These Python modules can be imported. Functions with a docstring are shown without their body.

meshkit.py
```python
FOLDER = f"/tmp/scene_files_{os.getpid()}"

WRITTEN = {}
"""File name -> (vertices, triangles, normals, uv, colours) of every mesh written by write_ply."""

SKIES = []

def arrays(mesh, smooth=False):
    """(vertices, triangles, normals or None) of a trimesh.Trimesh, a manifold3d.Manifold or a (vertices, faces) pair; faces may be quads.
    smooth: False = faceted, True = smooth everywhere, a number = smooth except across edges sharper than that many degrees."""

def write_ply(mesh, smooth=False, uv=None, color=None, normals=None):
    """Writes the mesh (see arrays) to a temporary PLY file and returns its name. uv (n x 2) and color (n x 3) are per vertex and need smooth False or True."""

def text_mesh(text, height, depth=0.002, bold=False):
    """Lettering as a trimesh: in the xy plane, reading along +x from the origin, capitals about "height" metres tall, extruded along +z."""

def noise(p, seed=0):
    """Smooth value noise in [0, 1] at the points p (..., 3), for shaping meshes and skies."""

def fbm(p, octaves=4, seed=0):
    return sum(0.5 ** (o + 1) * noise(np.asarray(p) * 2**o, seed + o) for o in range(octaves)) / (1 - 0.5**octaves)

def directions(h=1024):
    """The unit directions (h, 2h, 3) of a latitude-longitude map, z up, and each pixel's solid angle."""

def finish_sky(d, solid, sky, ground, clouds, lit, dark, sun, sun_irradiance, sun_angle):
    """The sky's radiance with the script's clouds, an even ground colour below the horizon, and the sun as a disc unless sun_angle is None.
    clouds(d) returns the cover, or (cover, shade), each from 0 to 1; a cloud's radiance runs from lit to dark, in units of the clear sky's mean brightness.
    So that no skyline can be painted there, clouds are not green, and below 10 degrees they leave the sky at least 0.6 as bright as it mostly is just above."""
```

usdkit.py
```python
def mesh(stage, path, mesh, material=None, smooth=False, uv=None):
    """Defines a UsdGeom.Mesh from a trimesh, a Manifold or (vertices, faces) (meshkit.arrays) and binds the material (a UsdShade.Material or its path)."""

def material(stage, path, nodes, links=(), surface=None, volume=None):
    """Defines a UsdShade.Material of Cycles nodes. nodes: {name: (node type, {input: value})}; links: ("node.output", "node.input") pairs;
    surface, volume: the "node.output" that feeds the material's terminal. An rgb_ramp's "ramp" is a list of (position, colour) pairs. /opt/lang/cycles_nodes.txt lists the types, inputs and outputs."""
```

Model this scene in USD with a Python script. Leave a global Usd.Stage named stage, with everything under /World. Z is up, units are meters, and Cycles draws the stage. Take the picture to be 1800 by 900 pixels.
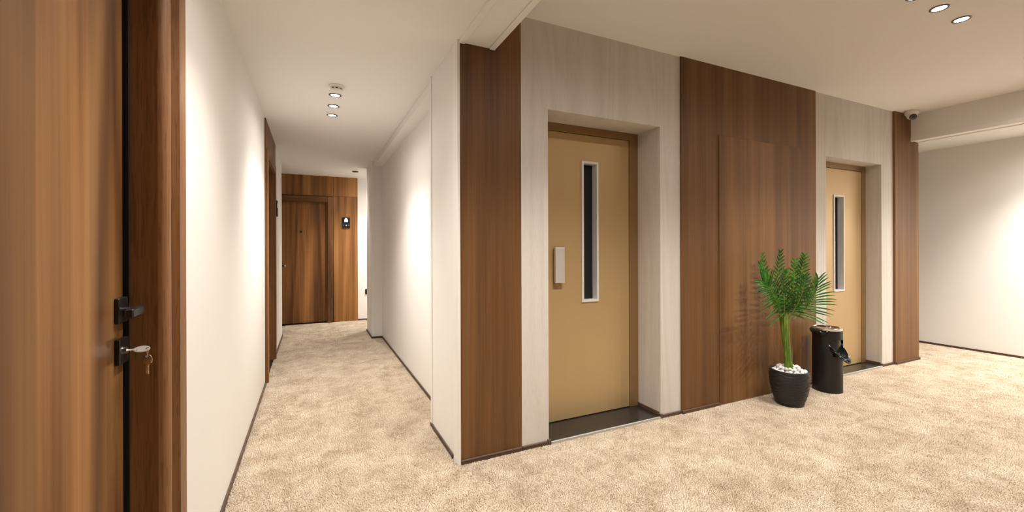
import math, random
import numpy as np
import trimesh
import manifold3d as m3
import usdkit
from meshkit import fbm, noise
from pxr import Usd, UsdGeom, UsdLux, UsdShade, Gf, Sdf, Vt

stage = Usd.Stage.CreateInMemory()
UsdGeom.SetStageUpAxis(stage, 'Z')
UsdGeom.SetStageMetersPerUnit(stage, 1.0)
UsdGeom.Xform.Define(stage, '/World')
UsdGeom.Scope.Define(stage, '/World/Looks')
random.seed(7)
RNG = np.random.default_rng(7)

# ------------------------------------------------------------------ camera
FPX, YAW, ROLL, CY, CAMH = 744.5, math.radians(25.257), math.radians(-0.172), 434.3, 1.2
F = np.array([math.sin(YAW), math.cos(YAW), 0.0])
R0 = np.array([math.cos(YAW), -math.sin(YAW), 0.0])
U0 = np.array([0, 0, 1.0])
R = R0 * math.cos(ROLL) + U0 * math.sin(ROLL)
U = U0 * math.cos(ROLL) - R0 * math.sin(ROLL)
cam = UsdGeom.Camera.Define(stage, '/World/camera')
cam.AddTransformOp().Set(Gf.Matrix4d(*R, 0, *U, 0, *(-F), 0, 0, 0, CAMH, 1))
cam.CreateHorizontalApertureAttr(36.0)
cam.CreateVerticalApertureAttr(18.0)
cam.CreateFocalLengthAttr(36.0 * FPX / 1800)
cam.CreateVerticalApertureOffsetAttr(-(450 - CY) / 1800 * 36)
cam.CreateClippingRangeAttr(Gf.Vec2f(0.05, 100))
cam.CreateExposureAttr(0.0)

# ------------------------------------------------------------------ light levels (the lamps themselves are built further down)
LAMP_COLOR = (1.0, 0.945, 0.875)
CONE = 54.0            # half angle of a downlight's beam, degrees
SPILL = 0.15           # share of a lamp's light outside its beam
P_CORRIDOR = 21.5
P_LOBBY = 25.5
P_SIDE = 52.0
P_FAR = 30.0

# ------------------------------------------------------------------ key dimensions
XL = -0.374            # corridor's left wall
XP = 0.722             # corridor's right pier face
XN = 0.839             # niche back
YE = 2.227             # elevator wall plane
YF = 7.36              # far end wall
XR = 6.785             # right hand wall
ZC = 2.558             # lobby ceiling
ZK = 2.335             # corridor ceiling
ZB = 2.327             # underside of left beam
ZB2 = 2.290            # underside of right beam
ZR = 2.354             # ceiling right of the right beam
YBACK = -1.3

# ------------------------------------------------------------------ helpers
used = {}


def numbered(parent, name):
    key = (parent, name)
    n = used.get(key, 0)
    used[key] = n + 1
    return name if n == 0 else f'{name}_{n:03d}'


def path_of(p):
    return '/World' if p is None else str(p.GetPath())


def obj(name, mesh, mat, parent=None, smooth=False, label=None):
    pp = path_of(parent)
    m = usdkit.mesh(stage, f'{pp}/{numbered(pp, name)}', mesh, M[mat] if isinstance(mat, str) else mat, smooth)
    o = m.GetPrim()
    if label:
        o.SetCustomDataByKey('label', label)
    return o


def tag(o, label, cat, group=None, kind=None):
    o.SetCustomDataByKey('label', label)
    o.SetCustomDataByKey('category', cat)
    if group:
        o.SetCustomDataByKey('group', group)
    if kind:
        o.SetCustomDataByKey('kind', kind)
    return o


def thing(name, label, cat, loc=(0, 0, 0), rotz=0.0, group=None, kind=None):
    x = UsdGeom.Xform.Define(stage, '/World/' + numbered('/World', name))
    if any(loc) or rotz:
        x.AddTranslateOp().Set(Gf.Vec3d(*map(float, loc)))
        if rotz:
            x.AddRotateZOp().Set(float(rotz))
    return tag(x.GetPrim(), label, cat, group, kind)


def dup(root, loc, rotz, label, group=None, base=None):
    was = root.GetCustomData()
    name = base or root.GetName()
    r = thing(name, label, was['category'], loc, rotz, group or was.get('group'), was.get('kind'))
    r.GetReferences().AddInternalReference(root.GetPath())
    r.SetInstanceable(True)
    return r


def bx(x0, x1, y0, y1, z0, z1, c=0.0):
    """A box, its edges chamfered by c."""
    lo, hi = np.array([min(x0, x1), min(y0, y1), min(z0, z1)]), np.array([max(x0, x1), max(y0, y1), max(z0, z1)])
    if c <= 0:
        m = trimesh.creation.box(hi - lo)
        m.apply_translation((lo + hi) / 2)
        return m
    c = min(c, (hi - lo).min() * 0.45)
    pts = []
    for s in np.ndindex(2, 2, 2):
        p = np.where(np.array(s) == 1, hi, lo)
        d = np.where(np.array(s) == 1, -1, 1) * c
        for k in range(3):
            q = p + d
            q[k] = p[k]
            pts.append(q)
    return trimesh.convex.convex_hull(np.array(pts))


def man(t):
    return m3.Manifold(m3.Mesh(np.asarray(t.vertices, np.float32), np.asarray(t.faces, np.uint32)))


def tri(m):
    k = m.to_mesh()
    return trimesh.Trimesh(k.vert_properties[:, :3], k.tri_verts, process=False)


def cut(a, *bs):
    a = man(a)
    for b in bs:
        a = a - man(b)
    return tri(a)


def cat(*ms):
    return trimesh.util.concatenate([m for m in ms])


def lathe(profile, n=48, at=(0, 0, 0)):
    m = trimesh.creation.revolve(np.array(profile, float), sections=n)
    m.apply_translation(at)
    return m


def cyl(p, q, r, n=20):
    return trimesh.creation.cylinder(radius=r, segment=[p, q], sections=n)


def tube(points, radii, n=8):
    """A tube along points with a radius at each, closed at both ends."""
    P = np.asarray(points, float)
    r = np.broadcast_to(radii, len(P))
    T = np.gradient(P, axis=0)
    T /= np.linalg.norm(T, axis=1, keepdims=True)
    a = np.array([0.3, 0.9, 0.2]) if abs(T[0][2]) > 0.7 else np.array([0, 0, 1.0])
    V = []
    for i in range(len(P)):
        u = np.cross(T[i], a)
        u /= np.linalg.norm(u)
        w = np.cross(T[i], u)
        t = np.linspace(0, 2 * np.pi, n, endpoint=False)
        V.append(P[i] + r[i] * (np.cos(t)[:, None] * u + np.sin(t)[:, None] * w))
    V = np.vstack(V + [P[:1], P[-1:]])
    f = []
    for i in range(len(P) - 1):
        for k in range(n):
            a0, a1, b0, b1 = i * n + k, i * n + (k + 1) % n, (i + 1) * n + k, (i + 1) * n + (k + 1) % n
            f += [[a0, b0, b1], [a0, b1, a1]]
    e = len(P) * n
    for k in range(n):
        f += [[e, k, (k + 1) % n], [e + 1, (len(P) - 1) * n + (k + 1) % n, (len(P) - 1) * n + k]]
    m = trimesh.Trimesh(V, f, process=False)
    if m.volume < 0:
        m.invert()
    return m


def extrude_z(poly, z0, z1):
    """A polygon given in (x, y), as a prism from z0 to z1."""
    from shapely.geometry import Polygon
    m = trimesh.creation.extrude_polygon(Polygon(poly), z1 - z0, engine='earcut')
    m.apply_translation([0, 0, z0])
    return m


def flat_xz(poly, y0, y1):
    """A shapely polygon in (x, z), as a prism from y0 to y1 (y1 > y0)."""
    m = trimesh.creation.extrude_polygon(poly, y1 - y0, engine='earcut')
    m.apply_transform(np.array([[1, 0, 0, 0], [0, 0, -1, y1], [0, 1, 0, 0], [0, 0, 0, 1.0]]))
    return m


# ------------------------------------------------------------------ materials
M = {}


def mat(name, nodes, links, surface='p.BSDF'):
    M[name] = usdkit.material(stage, '/World/Looks/' + name, nodes, links, surface=surface)


def plain(name, color, rough=0.5, metal=0.0, bump=0.0, bscale=60.0, **kw):
    nodes = {'p': ('principled_bsdf', {'base_color': color, 'roughness': rough, 'metallic': metal, **kw})}
    links = []
    if bump:
        nodes |= {'g': ('geometry', {}), 'n': ('noise_texture', {'scale': bscale, 'detail': 4.0}), 'b': ('bump', {'strength': bump, 'distance': 0.004})}
        links = [('g.position', 'n.vector'), ('n.fac', 'b.height'), ('b.normal', 'p.normal')]
    mat(name, nodes, links)


def wood(name, dark, mid, light, seed=0.0, along='z', broad=5.0, rough=0.5, ring=0.10, rings=60.0, cath=0.03, contrast=1.0, spec=0.3, fine=0.34, streak=0.26, pore=0.0, flitches=None):
    """Veneer: broad tonal bands, growth rings drawn out along the grain (cath: how much they arch), fine streaks and, if wanted, dark open pores."""
    def stretch(k):
        return {'z': (1, 1, k), 'x': (k, 1, 1), 'y': (1, k, 1)}[along]
    loc = (seed * 3.17, seed * 5.71, seed * 1.3)
    nodes = {
        'g': ('geometry', {}),
        'm1': ('mapping', {'location': loc, 'scale': stretch(0.035)}),
        'm2': ('mapping', {'location': loc, 'scale': stretch(cath)}),
        'm3': ('mapping', {'location': loc, 'scale': stretch(0.012)}),
        'n1': ('noise_texture', {'scale': broad, 'detail': 3.0, 'roughness': 0.55, 'distortion': 0.2}),
        'n2': ('noise_texture', {'scale': 2.6, 'detail': 1.5, 'roughness': 0.45, 'distortion': 0.1}),
        'k': ('math', {'math_type': 'multiply', 'value2': rings}),
        's': ('math', {'math_type': 'sine'}),
        'n3': ('noise_texture', {'scale': 170.0, 'detail': 3.0, 'roughness': 0.6}),
        'n4': ('noise_texture', {'scale': 38.0, 'detail': 2.0}),
        'a1': ('math', {'math_type': 'multiply_add', 'value2': ring * 0.5}),
        'a2': ('math', {'math_type': 'multiply_add', 'value2': fine}),
        'a3': ('math', {'math_type': 'multiply_add', 'value2': streak}),
        'a4': ('math', {'math_type': 'subtract', 'value2': (fine + streak) / 2}),
        'a5': ('math', {'math_type': 'subtract', 'value2': 0.5}),
        'a6': ('math', {'math_type': 'multiply_add', 'value2': contrast, 'value3': 0.5}),
        'r': ('rgb_ramp', {'ramp': [(0.0, dark), (0.22, dark), (0.5, mid), (0.80, light), (1.0, light)]}),
        'mp': ('mapping', {'location': loc, 'scale': stretch(0.05)}),
        'n5': ('noise_texture', {'scale': 260.0, 'detail': 1.0}),
        'pr': ('rgb_ramp', {'ramp': [(0.0, (1 - pore,) * 3), (0.36, (1 - pore,) * 3), (0.46, (1.0, 1.0, 1.0)), (1.0, (1.0, 1.0, 1.0))]}),
        'mx': ('mix_color', {'blend_type': 'multiply', 'fac': 1.0}),
        'p': ('principled_bsdf', {'roughness': rough, 'specular_ior_level': spec}),
    }
    links = [('g.position', 'm1.vector'), ('g.position', 'm2.vector'), ('g.position', 'm3.vector'), ('g.position', 'mp.vector'),
             ('m1.vector', 'n1.vector'), ('m2.vector', 'n2.vector'), ('m3.vector', 'n3.vector'), ('m3.vector', 'n4.vector'), ('mp.vector', 'n5.vector'),
             ('n2.fac', 'k.value1'), ('k.value', 's.value1'),
             ('s.value', 'a1.value1'), ('n1.fac', 'a1.value3'),
             ('n3.fac', 'a2.value1'), ('a1.value', 'a2.value3'),
             ('n4.fac', 'a3.value1'), ('a2.value', 'a3.value3'),
             ('a3.value', 'a4.value1'), ('a4.value', 'a5.value1'), ('a5.value', 'a6.value1'), ('a6.value', 'r.fac'),
             ('n5.fac', 'pr.fac'), ('r.color', 'mx.a'), ('pr.color', 'mx.b'),
             ('mx.result', 'p.base_color')]
    if flitches:                              # veneer sheets of different tone, laid side by side across y from 0.5 to 1.5 m
        nodes |= {'xyz': ('separate_xyz', {}), 'sh': ('math', {'math_type': 'subtract', 'value2': 0.5}),
                  'fl': ('rgb_ramp', {'ramp': [(x, (v / 1.25,) * 3) for x, v in flitches]}),
                  'fm': ('mix_color', {'blend_type': 'multiply', 'fac': 1.0}), 'fg': ('mix_color', {'blend_type': 'multiply', 'fac': 1.0, 'b': (1.25, 1.25, 1.25), 'use_clamp': False})}
        links = [x for x in links if x[1] != 'p.base_color'] + [('g.position', 'xyz.vector'), ('xyz.y', 'sh.value1'), ('sh.value', 'fl.fac'), ('mx.result', 'fm.a'), ('fl.color', 'fm.b'), ('fm.result', 'fg.a'), ('fg.result', 'p.base_color')]
    mat(name, nodes, links)


W_D, W_M, W_L = (0.072, 0.030, 0.0105), (0.160, 0.075, 0.027), (0.262, 0.134, 0.053)
wood('walnut_door', (0.088, 0.033, 0.009), (0.220, 0.094, 0.027), (0.35, 0.172, 0.058), seed=1.0, broad=4.2, contrast=1.6, rough=0.50, ring=0.24, rings=62, cath=0.07, fine=0.15, streak=0.20, flitches=[(0.0, 0.80), (0.40, 0.80), (0.505, 0.74), (0.512, 1.20), (0.58, 1.05), (0.66, 1.22), (0.70, 1.0), (0.705, 0.82), (0.80, 0.70), (1.0, 0.75)])
wood('walnut_casing', W_D, (0.235, 0.104, 0.037), (0.36, 0.175, 0.070), seed=2.3, broad=6.0, contrast=1.0, rough=0.45, pore=0.25)
wood('walnut_casing_flat', W_D, (0.155, 0.064, 0.021), (0.26, 0.118, 0.043), seed=2.3, along='x', broad=6.0, contrast=0.9)
wood('walnut_casing_side', W_D, (0.155, 0.064, 0.021), (0.26, 0.118, 0.043), seed=2.3, along='y', broad=6.0, contrast=0.9)
wood('walnut_panel_a', W_D, W_M, W_L, seed=3.1, broad=6.0, contrast=0.75, fine=0.42, streak=0.34)
wood('walnut_panel_b', W_D, W_M, W_L, seed=4.7, broad=4.0, contrast=0.75, fine=0.42, streak=0.34)
wood('walnut_panel_c', W_D, (0.178, 0.084, 0.030), (0.285, 0.146, 0.058), seed=5.9, broad=5.0, contrast=0.75, fine=0.42, streak=0.34)
wood('walnut_panel_d', W_D, W_M, W_L, seed=6.4, broad=5.0, contrast=1.2)
wood('walnut_panel_e', (0.10, 0.039, 0.011), (0.255, 0.108, 0.030), (0.42, 0.20, 0.065), seed=8.4, broad=4.0, contrast=1.5, cath=0.05)
wood('walnut_panel_f', (0.10, 0.039, 0.011), (0.255, 0.108, 0.030), (0.42, 0.20, 0.065), seed=9.6, broad=4.5, contrast=1.4)
wood('pale_veneer', (0.54, 0.49, 0.435), (0.64, 0.595, 0.545), (0.69, 0.65, 0.605), seed=11.0, broad=4.0, ring=0.20, rings=90, cath=0.09, contrast=0.6, rough=0.65, spec=0.2, pore=0.07)
wood('baseboard_brown', (0.060, 0.034, 0.021), (0.10, 0.058, 0.038), (0.14, 0.085, 0.056), seed=1.5, along='x', broad=5.0, rough=0.45)
plain('wall_paint', (0.82, 0.795, 0.76), 0.7, specular_ior_level=0.25)
plain('ceiling_paint', (0.82, 0.795, 0.76), 0.85, specular_ior_level=0.2)
plain('trim_paint', (0.84, 0.81, 0.77), 0.5)
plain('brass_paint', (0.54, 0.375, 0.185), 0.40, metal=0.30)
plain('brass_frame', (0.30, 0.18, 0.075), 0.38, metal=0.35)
plain('window_frame_paint', (0.72, 0.70, 0.68), 0.4)
plain('window_lining', (0.72, 0.72, 0.73), 0.42)
plain('satin_steel', (0.70, 0.66, 0.61), 0.40, metal=0.35)
plain('black_metal', (0.011, 0.011, 0.012), 0.34)
plain('black_plastic', (0.008, 0.008, 0.009), 0.25)
plain('gap_black', (0.004, 0.003, 0.003), 0.7)
plain('bin_black', (0.010, 0.009, 0.008), 0.40, bump=0.02, bscale=300)
plain('bag_black', (0.010, 0.010, 0.011), 0.22)
plain('chrome', (0.80, 0.79, 0.78), 0.09, metal=1.0)
plain('nickel', (0.66, 0.60, 0.50), 0.24, metal=1.0)
plain('key_cover', (0.62, 0.58, 0.52), 0.3, metal=0.6)
plain('pot_black', (0.017, 0.017, 0.018), 0.42, bump=0.05, bscale=180)
plain('soil_dark', (0.03, 0.022, 0.016), 0.9)
plain('detector_white', (0.80, 0.77, 0.72), 0.45)
plain('cctv_white', (0.74, 0.70, 0.64), 0.4)
plain('lens_black', (0.006, 0.006, 0.007), 0.08)
plain('lamp_ring', (0.05, 0.048, 0.045), 0.4)
plain('concrete_edge', (0.42, 0.41, 0.36), 0.8, bump=0.5, bscale=70)
mat('granite', {'g': ('geometry', {}), 'n': ('noise_texture', {'scale': 240.0, 'detail': 3.0}),
                'r': ('rgb_ramp', {'ramp': [(0.0, (0.012, 0.011, 0.010)), (0.55, (0.022, 0.020, 0.018)), (0.75, (0.07, 0.065, 0.06)), (1.0, (0.10, 0.09, 0.085))]}),
                'p': ('principled_bsdf', {'roughness': 0.22})},
    [('g.position', 'n.vector'), ('n.fac', 'r.fac'), ('r.color', 'p.base_color')])
mat('dark_glass', {'p': ('principled_bsdf', {'base_color': (0.008, 0.009, 0.009), 'roughness': 0.06})}, [])
mat('lamp_lens', {'e': ('emission', {'color': (1.0, 0.97, 0.92), 'strength': 2.6})}, [], surface='e.emission')
mat('screen_icon', {'e': ('emission', {'color': (0.80, 0.90, 1.0), 'strength': 2.2})}, [], surface='e.emission')
mat('screen_dim', {'e': ('emission', {'color': (0.55, 0.62, 0.75), 'strength': 0.35})}, [], surface='e.emission')
mat('screen_amber', {'e': ('emission', {'color': (1.0, 0.9, 0.55), 'strength': 1.1})}, [], surface='e.emission')


def carpet(name, gain=1.0):
    c = lambda r, g, b: (r * gain, g * gain, b * gain)
    mat(name, {
        'g': ('geometry', {}),
        'ma': ('mapping', {'scale': (1.0, 1.0, 0.0)}),
        'n1': ('noise_texture', {'scale': 4.6, 'detail': 6.0, 'roughness': 0.76, 'distortion': 0.35}),
        'n2': ('noise_texture', {'scale': 16.0, 'detail': 3.0, 'roughness': 0.65, 'distortion': 0.5}),
        'n3': ('noise_texture', {'scale': 115.0, 'detail': 3.0, 'roughness': 0.6}),
        'a': ('math', {'math_type': 'multiply_add', 'value2': 0.25}),
        'b': ('math', {'math_type': 'multiply_add', 'value2': 0.55}),
        'c': ('math', {'math_type': 'subtract', 'value2': 0.40}),
        'r': ('rgb_ramp', {'ramp': [(0.22, c(0.35, 0.265, 0.178)), (0.38, c(0.445, 0.354, 0.255)), (0.49, c(0.53, 0.440, 0.335)), (0.60, c(0.60, 0.515, 0.408)), (0.80, c(0.68, 0.60, 0.49))]}),
        'p': ('principled_bsdf', {'roughness': 0.95, 'specular_ior_level': 0.1, 'sheen_weight': 0.15, 'sheen_roughness': 0.6}),
    }, [('g.position', 'ma.vector'), ('ma.vector', 'n1.vector'), ('ma.vector', 'n2.vector'), ('g.position', 'n3.vector'),
        ('n2.fac', 'a.value1'), ('n1.fac', 'a.value3'), ('n3.fac', 'b.value1'), ('a.value', 'b.value3'), ('b.value', 'c.value1'),
        ('c.value', 'r.fac'), ('r.color', 'p.base_color')])


carpet('carpet_base', 0.85)
carpet("carpet_yarn", 1.10)
mat('leaf_green', {'g': ('geometry', {}), 'n': ('noise_texture', {'scale': 26.0, 'detail': 2.0}),
                   'r': ('rgb_ramp', {'ramp': [(0.25, (0.012, 0.070, 0.010)), (0.5, (0.032, 0.165, 0.016)), (0.75, (0.11, 0.36, 0.035))]}),
                   'p': ('principled_bsdf', {'roughness': 0.30}), 't': ('translucent_bsdf', {'color': (0.06, 0.22, 0.02)}), 'x': ('mix_closure', {'fac': 0.14})},
    [('g.position', 'n.vector'), ('n.fac', 'r.fac'), ('r.color', 'p.base_color'), ('p.BSDF', 'x.closure1'), ('t.BSDF', 'x.closure2')], surface='x.closure')
mat('stem_green', {'g': ('geometry', {}), 'm': ('mapping', {'scale': (1, 1, 0.18)}), 'n': ('noise_texture', {'scale': 60.0, 'detail': 2.0}),
                   'r': ('rgb_ramp', {'ramp': [(0.3, (0.060, 0.13, 0.012)), (0.55, (0.16, 0.25, 0.025)), (0.75, (0.30, 0.34, 0.06))]}),
                   'p': ('principled_bsdf', {'roughness': 0.45})},
    [('g.position', 'm.vector'), ('m.vector', 'n.vector'), ('n.fac', 'r.fac'), ('r.color', 'p.base_color')])
plain('sheath_brown', (0.17, 0.12, 0.05), 0.7)
plain('pebble_white', (0.80, 0.78, 0.75), 0.5, bump=0.15, bscale=90)
plain('pebble_grey', (0.68, 0.665, 0.64), 0.5, bump=0.15, bscale=90)

# ================================================================== LARGE STRUCTURE
floor = thing('floor', 'beige mottled plush carpet over the whole corridor and lift lobby', 'floor', kind='structure')
obj('carpet', bx(-1.8, 7.0, YBACK - 0.2, 8.0, -0.1, 0.0), 'carpet_base', floor)

ceil = thing('ceiling', 'plain off-white painted ceiling over lobby and corridors', 'ceiling', kind='structure')
obj('lobby_ceiling', bx(0.80, 5.7, YBACK - 0.2, YE + 0.5, ZC, ZC + 0.2), 'ceiling_paint', ceil)
obj('corridor_ceiling', bx(-1.8, 0.735, YBACK - 0.2, 8.0, ZK, ZK + 0.42), 'ceiling_paint', ceil)
obj('corridor_ceiling', bx(0.735, 3.0, 5.7, 8.0, ZK, ZK + 0.42), 'ceiling_paint', ceil)
obj('right_corridor_ceiling', bx(5.78, 7.0, YBACK - 0.2, 6.2, ZR, ZR + 0.4), 'ceiling_paint', ceil)

# left wall: painted plaster with the near door opening, then a walnut panel round the side door, then plaster again
D1_Y0, D1_Y1, D1_Z = 0.50, 1.40, 2.03        # near door opening
C1_Y1 = 1.60
wl = thing('wall_left', 'white painted left wall running down the corridor', 'wall', kind='structure')
near = cut(bx(XL - 0.22, XL, YBACK - 0.2, 4.26, 0, ZK + 0.1), bx(XL - 0.3, XL + 0.1, D1_Y0 - 0.02, D1_Y1 + 0.02, -0.1, D1_Z + 0.03))
obj('plaster', near, 'wall_paint', wl)
SD0, SD1, SDZ = 4.385, 5.19, 2.005
PX = XL + 0.010
panel = cut(bx(XL - 0.22, PX, 4.262, 5.36, 0, ZK + 0.05), bx(XL - 0.09, XL + 0.1, SD0, SD1, -0.1, SDZ))
obj('wood_panel', panel, 'walnut_panel_d', wl)
obj('plaster', bx(XL - 0.22, XL + 0.003, 5.362, 6.50, 0, ZK + 0.1), 'wall_paint', wl)
obj('plaster', bx(-1.8, XL - 0.21, 6.30, 6.50, 0, ZK + 0.1), 'wall_paint', wl)
obj('plaster', bx(-1.8, -1.6, 6.50, 8.0, 0, ZK + 0.1), 'wall_paint', wl)

# corridor's right side: pier, niche, end pier
wc = thing('wall_corridor', 'white corridor wall with a shallow recessed panel between two piers', 'wall', kind='structure')
YN0, YN1, YN2 = 2.80, 5.815, 6.405
ZN = 2.27
obj('pier', bx(XP, 1.05, YE + 0.02, YN0, 0, ZK + 0.1, 0.002), 'wall_paint', wc)
obj('corner_strip', bx(XP - 0.004, XP + 0.012, YE - 0.010, YE + 0.075, 0, ZK + 0.05, 0.0015), 'trim_paint', wc)
obj('corner_strip', bx(XP - 0.006, XP + 0.02, YN0 - 0.030, YN0 + 0.002, 0, ZK + 0.05, 0.0015), 'trim_paint', wc)
obj('recessed_panel', bx(XN, 1.05, YN0 - 0.02, YN1 + 0.05, 0, ZN + 0.1), 'wall_paint', wc)
obj('header', bx(XP + 0.012, XN + 0.05, YN0 - 0.02, YN1 + 0.05, ZN, ZK + 0.1), 'wall_paint', wc)
obj('pier', bx(XP - 0.010, 1.05, YN1, YN2, 0, ZK + 0.1, 0.002), 'wall_paint', wc)
obj('corner_strip', bx(XP - 0.014, XP + 0.018, YN1 - 0.004, YN1 + 0.03, 0, ZK + 0.05, 0.0015), 'trim_paint', wc)
obj('plaster', bx(1.04, 3.0, 6.2, YN2, 0, ZK + 0.1), 'wall_paint', wc)
obj('plaster', bx(2.8, 3.0, YN2, 8.0, 0, ZK + 0.1), 'wall_paint', wc)

# far end wall with walnut panelling round its door
wf = thing('wall_far', 'far end wall of the corridor, walnut panels beside white plaster', 'wall', kind='structure')
FD0, FD1, FDZ = -0.615, 0.222, 1.925          # door opening
obj('plaster', bx(0.674, 3.0, YF, YF + 0.2, 0, ZK + 0.1), 'wall_paint', wf)
obj('plaster', bx(-1.8, -0.80, YF, YF + 0.2, 0, ZK + 0.1), 'wall_paint', wf)
obj('wood_panel', bx(-0.80, 0.308, YF - 0.012, YF + 0.2, 2.018, ZK + 0.05, 0.0015), 'walnut_panel_e', wf)
obj('wood_panel', bx(0.311, 0.674, YF - 0.012, YF + 0.2, 2.024, ZK + 0.05, 0.0015), 'walnut_panel_f', wf)
obj('wood_panel', bx(0.311, 0.674, YF - 0.012, YF + 0.2, 0.0, 2.021, 0.0015), 'walnut_panel_e', wf)
obj('wood_panel', bx(-0.80, FD0 - 0.085, YF - 0.012, YF + 0.2, 0.0, 2.018, 0.0015), 'walnut_panel_f', wf)
obj('backing', bx(-0.80, 0.674, YF + 0.12, YF + 0.3, 0, ZK + 0.1), 'gap_black', wf)

# elevator wall facing the camera
XW1, XW2, XW3, XW4, XW5 = 1.112, 2.383, 3.990, 5.305, 5.780
E1 = (1.294, 2.193, 2.035, 2.449)             # x0, x1, head height, door plane y
E2 = (4.159, 5.091, 2.004, 2.360)
wb = thing('wall_back', 'lift lobby wall of alternating walnut panels and whitewashed veneer', 'wall', kind='structure')
obj('wood_panel', bx(XP + 0.012, XW1, YE, YE + 0.25, 0, ZC + 0.05, 0.001), 'walnut_panel_a', wb)
obj('veneer_panel', cut(bx(XW1, XW2, YE + 0.001, YE + 0.33, 0, ZC + 0.05), bx(E1[0], E1[1], YE - 0.1, YE + 0.5, -0.1, E1[2])), 'pale_veneer', wb, label='whitewashed veneer round the first lift door')
obj('wood_panel', bx(XW2, XW3, YE - 0.010, YE + 0.25, 0, ZC + 0.05, 0.001), 'walnut_panel_b', wb)
obj('access_panel', bx(2.765, 3.766, YE - 0.016, YE - 0.008, 0.004, 2.036, 0.0015), 'walnut_panel_c', wb, label='flush walnut hatch door behind the palm')
obj('veneer_panel', cut(bx(XW3, XW4, YE + 0.001, YE + 0.33, 0, ZC + 0.05), bx(E2[0], E2[1], YE - 0.1, YE + 0.5, -0.1, E2[2])), 'pale_veneer', wb, label='whitewashed veneer round the second lift door')
obj('wood_panel', bx(XW4, XW5, YE - 0.020, YE + 0.25, 0, ZC + 0.05, 0.001), 'walnut_panel_a', wb)
obj('backing', bx(1.05, XW5 - 0.005, YE + 0.335, YE + 0.6, 0, ZC + 0.1), 'wall_paint', wb)

wr = thing('wall_right', 'plain white wall beyond the beam at the right', 'wall', kind='structure')
obj('plaster', bx(XR, XR + 0.2, YBACK - 0.2, 6.2, 0, ZR + 0.1), 'wall_paint', wr)
obj('plaster', bx(XW5 - 0.3, XW5 - 0.002, YE + 0.25, 6.2, 0, ZR + 0.1), 'wall_paint', wr)
obj('plaster', bx(XW5 - 0.3, XR + 0.2, 6.0, 6.2, 0, ZR + 0.1), 'wall_paint', wr)
wfr = thing('wall_front', 'walnut panelled wall of the lobby behind the viewpoint', 'wall', kind='structure')
for x in (-1.8, -0.4, 1.0, 2.4, 3.8, 5.2):
    obj('wood_panel', bx(x, x + 1.397 if x < 5 else 7.0, YBACK - 0.2, YBACK, 0, ZC + 0.2, 0.001), 'walnut_panel_b', wfr)


def beam(x0, x1, zb, ztop, label):
    b = thing('ceiling_beam', label, 'beam', kind='structure')
    obj('soffit', bx(x0, x1, YBACK, YE - 0.001, zb, ztop), 'ceiling_paint', b)
    for a in (x0, x1):
        s = 1 if a == x0 else -1
        obj('edge_trim', cat(bx(a - s * 0.005, a + s * 0.030, YBACK, YE - 0.002, zb - 0.008, zb + 0.001, 0.004),
                             bx(a - s * 0.004, a, YBACK, YE - 0.002, zb - 0.006, min(zb + 0.036, ztop - 0.001), 0.001)), 'trim_paint', b)
    return b


beam(0.735, 0.940, ZB, ZC + 0.1, 'off-white beam edged with slim trims between corridor and lobby')
beam(5.620, 5.780, ZB2, ZC + 0.1, 'off-white beam crossing the lobby ceiling beside the security camera')

# baseboards
BH = 0.030


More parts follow.
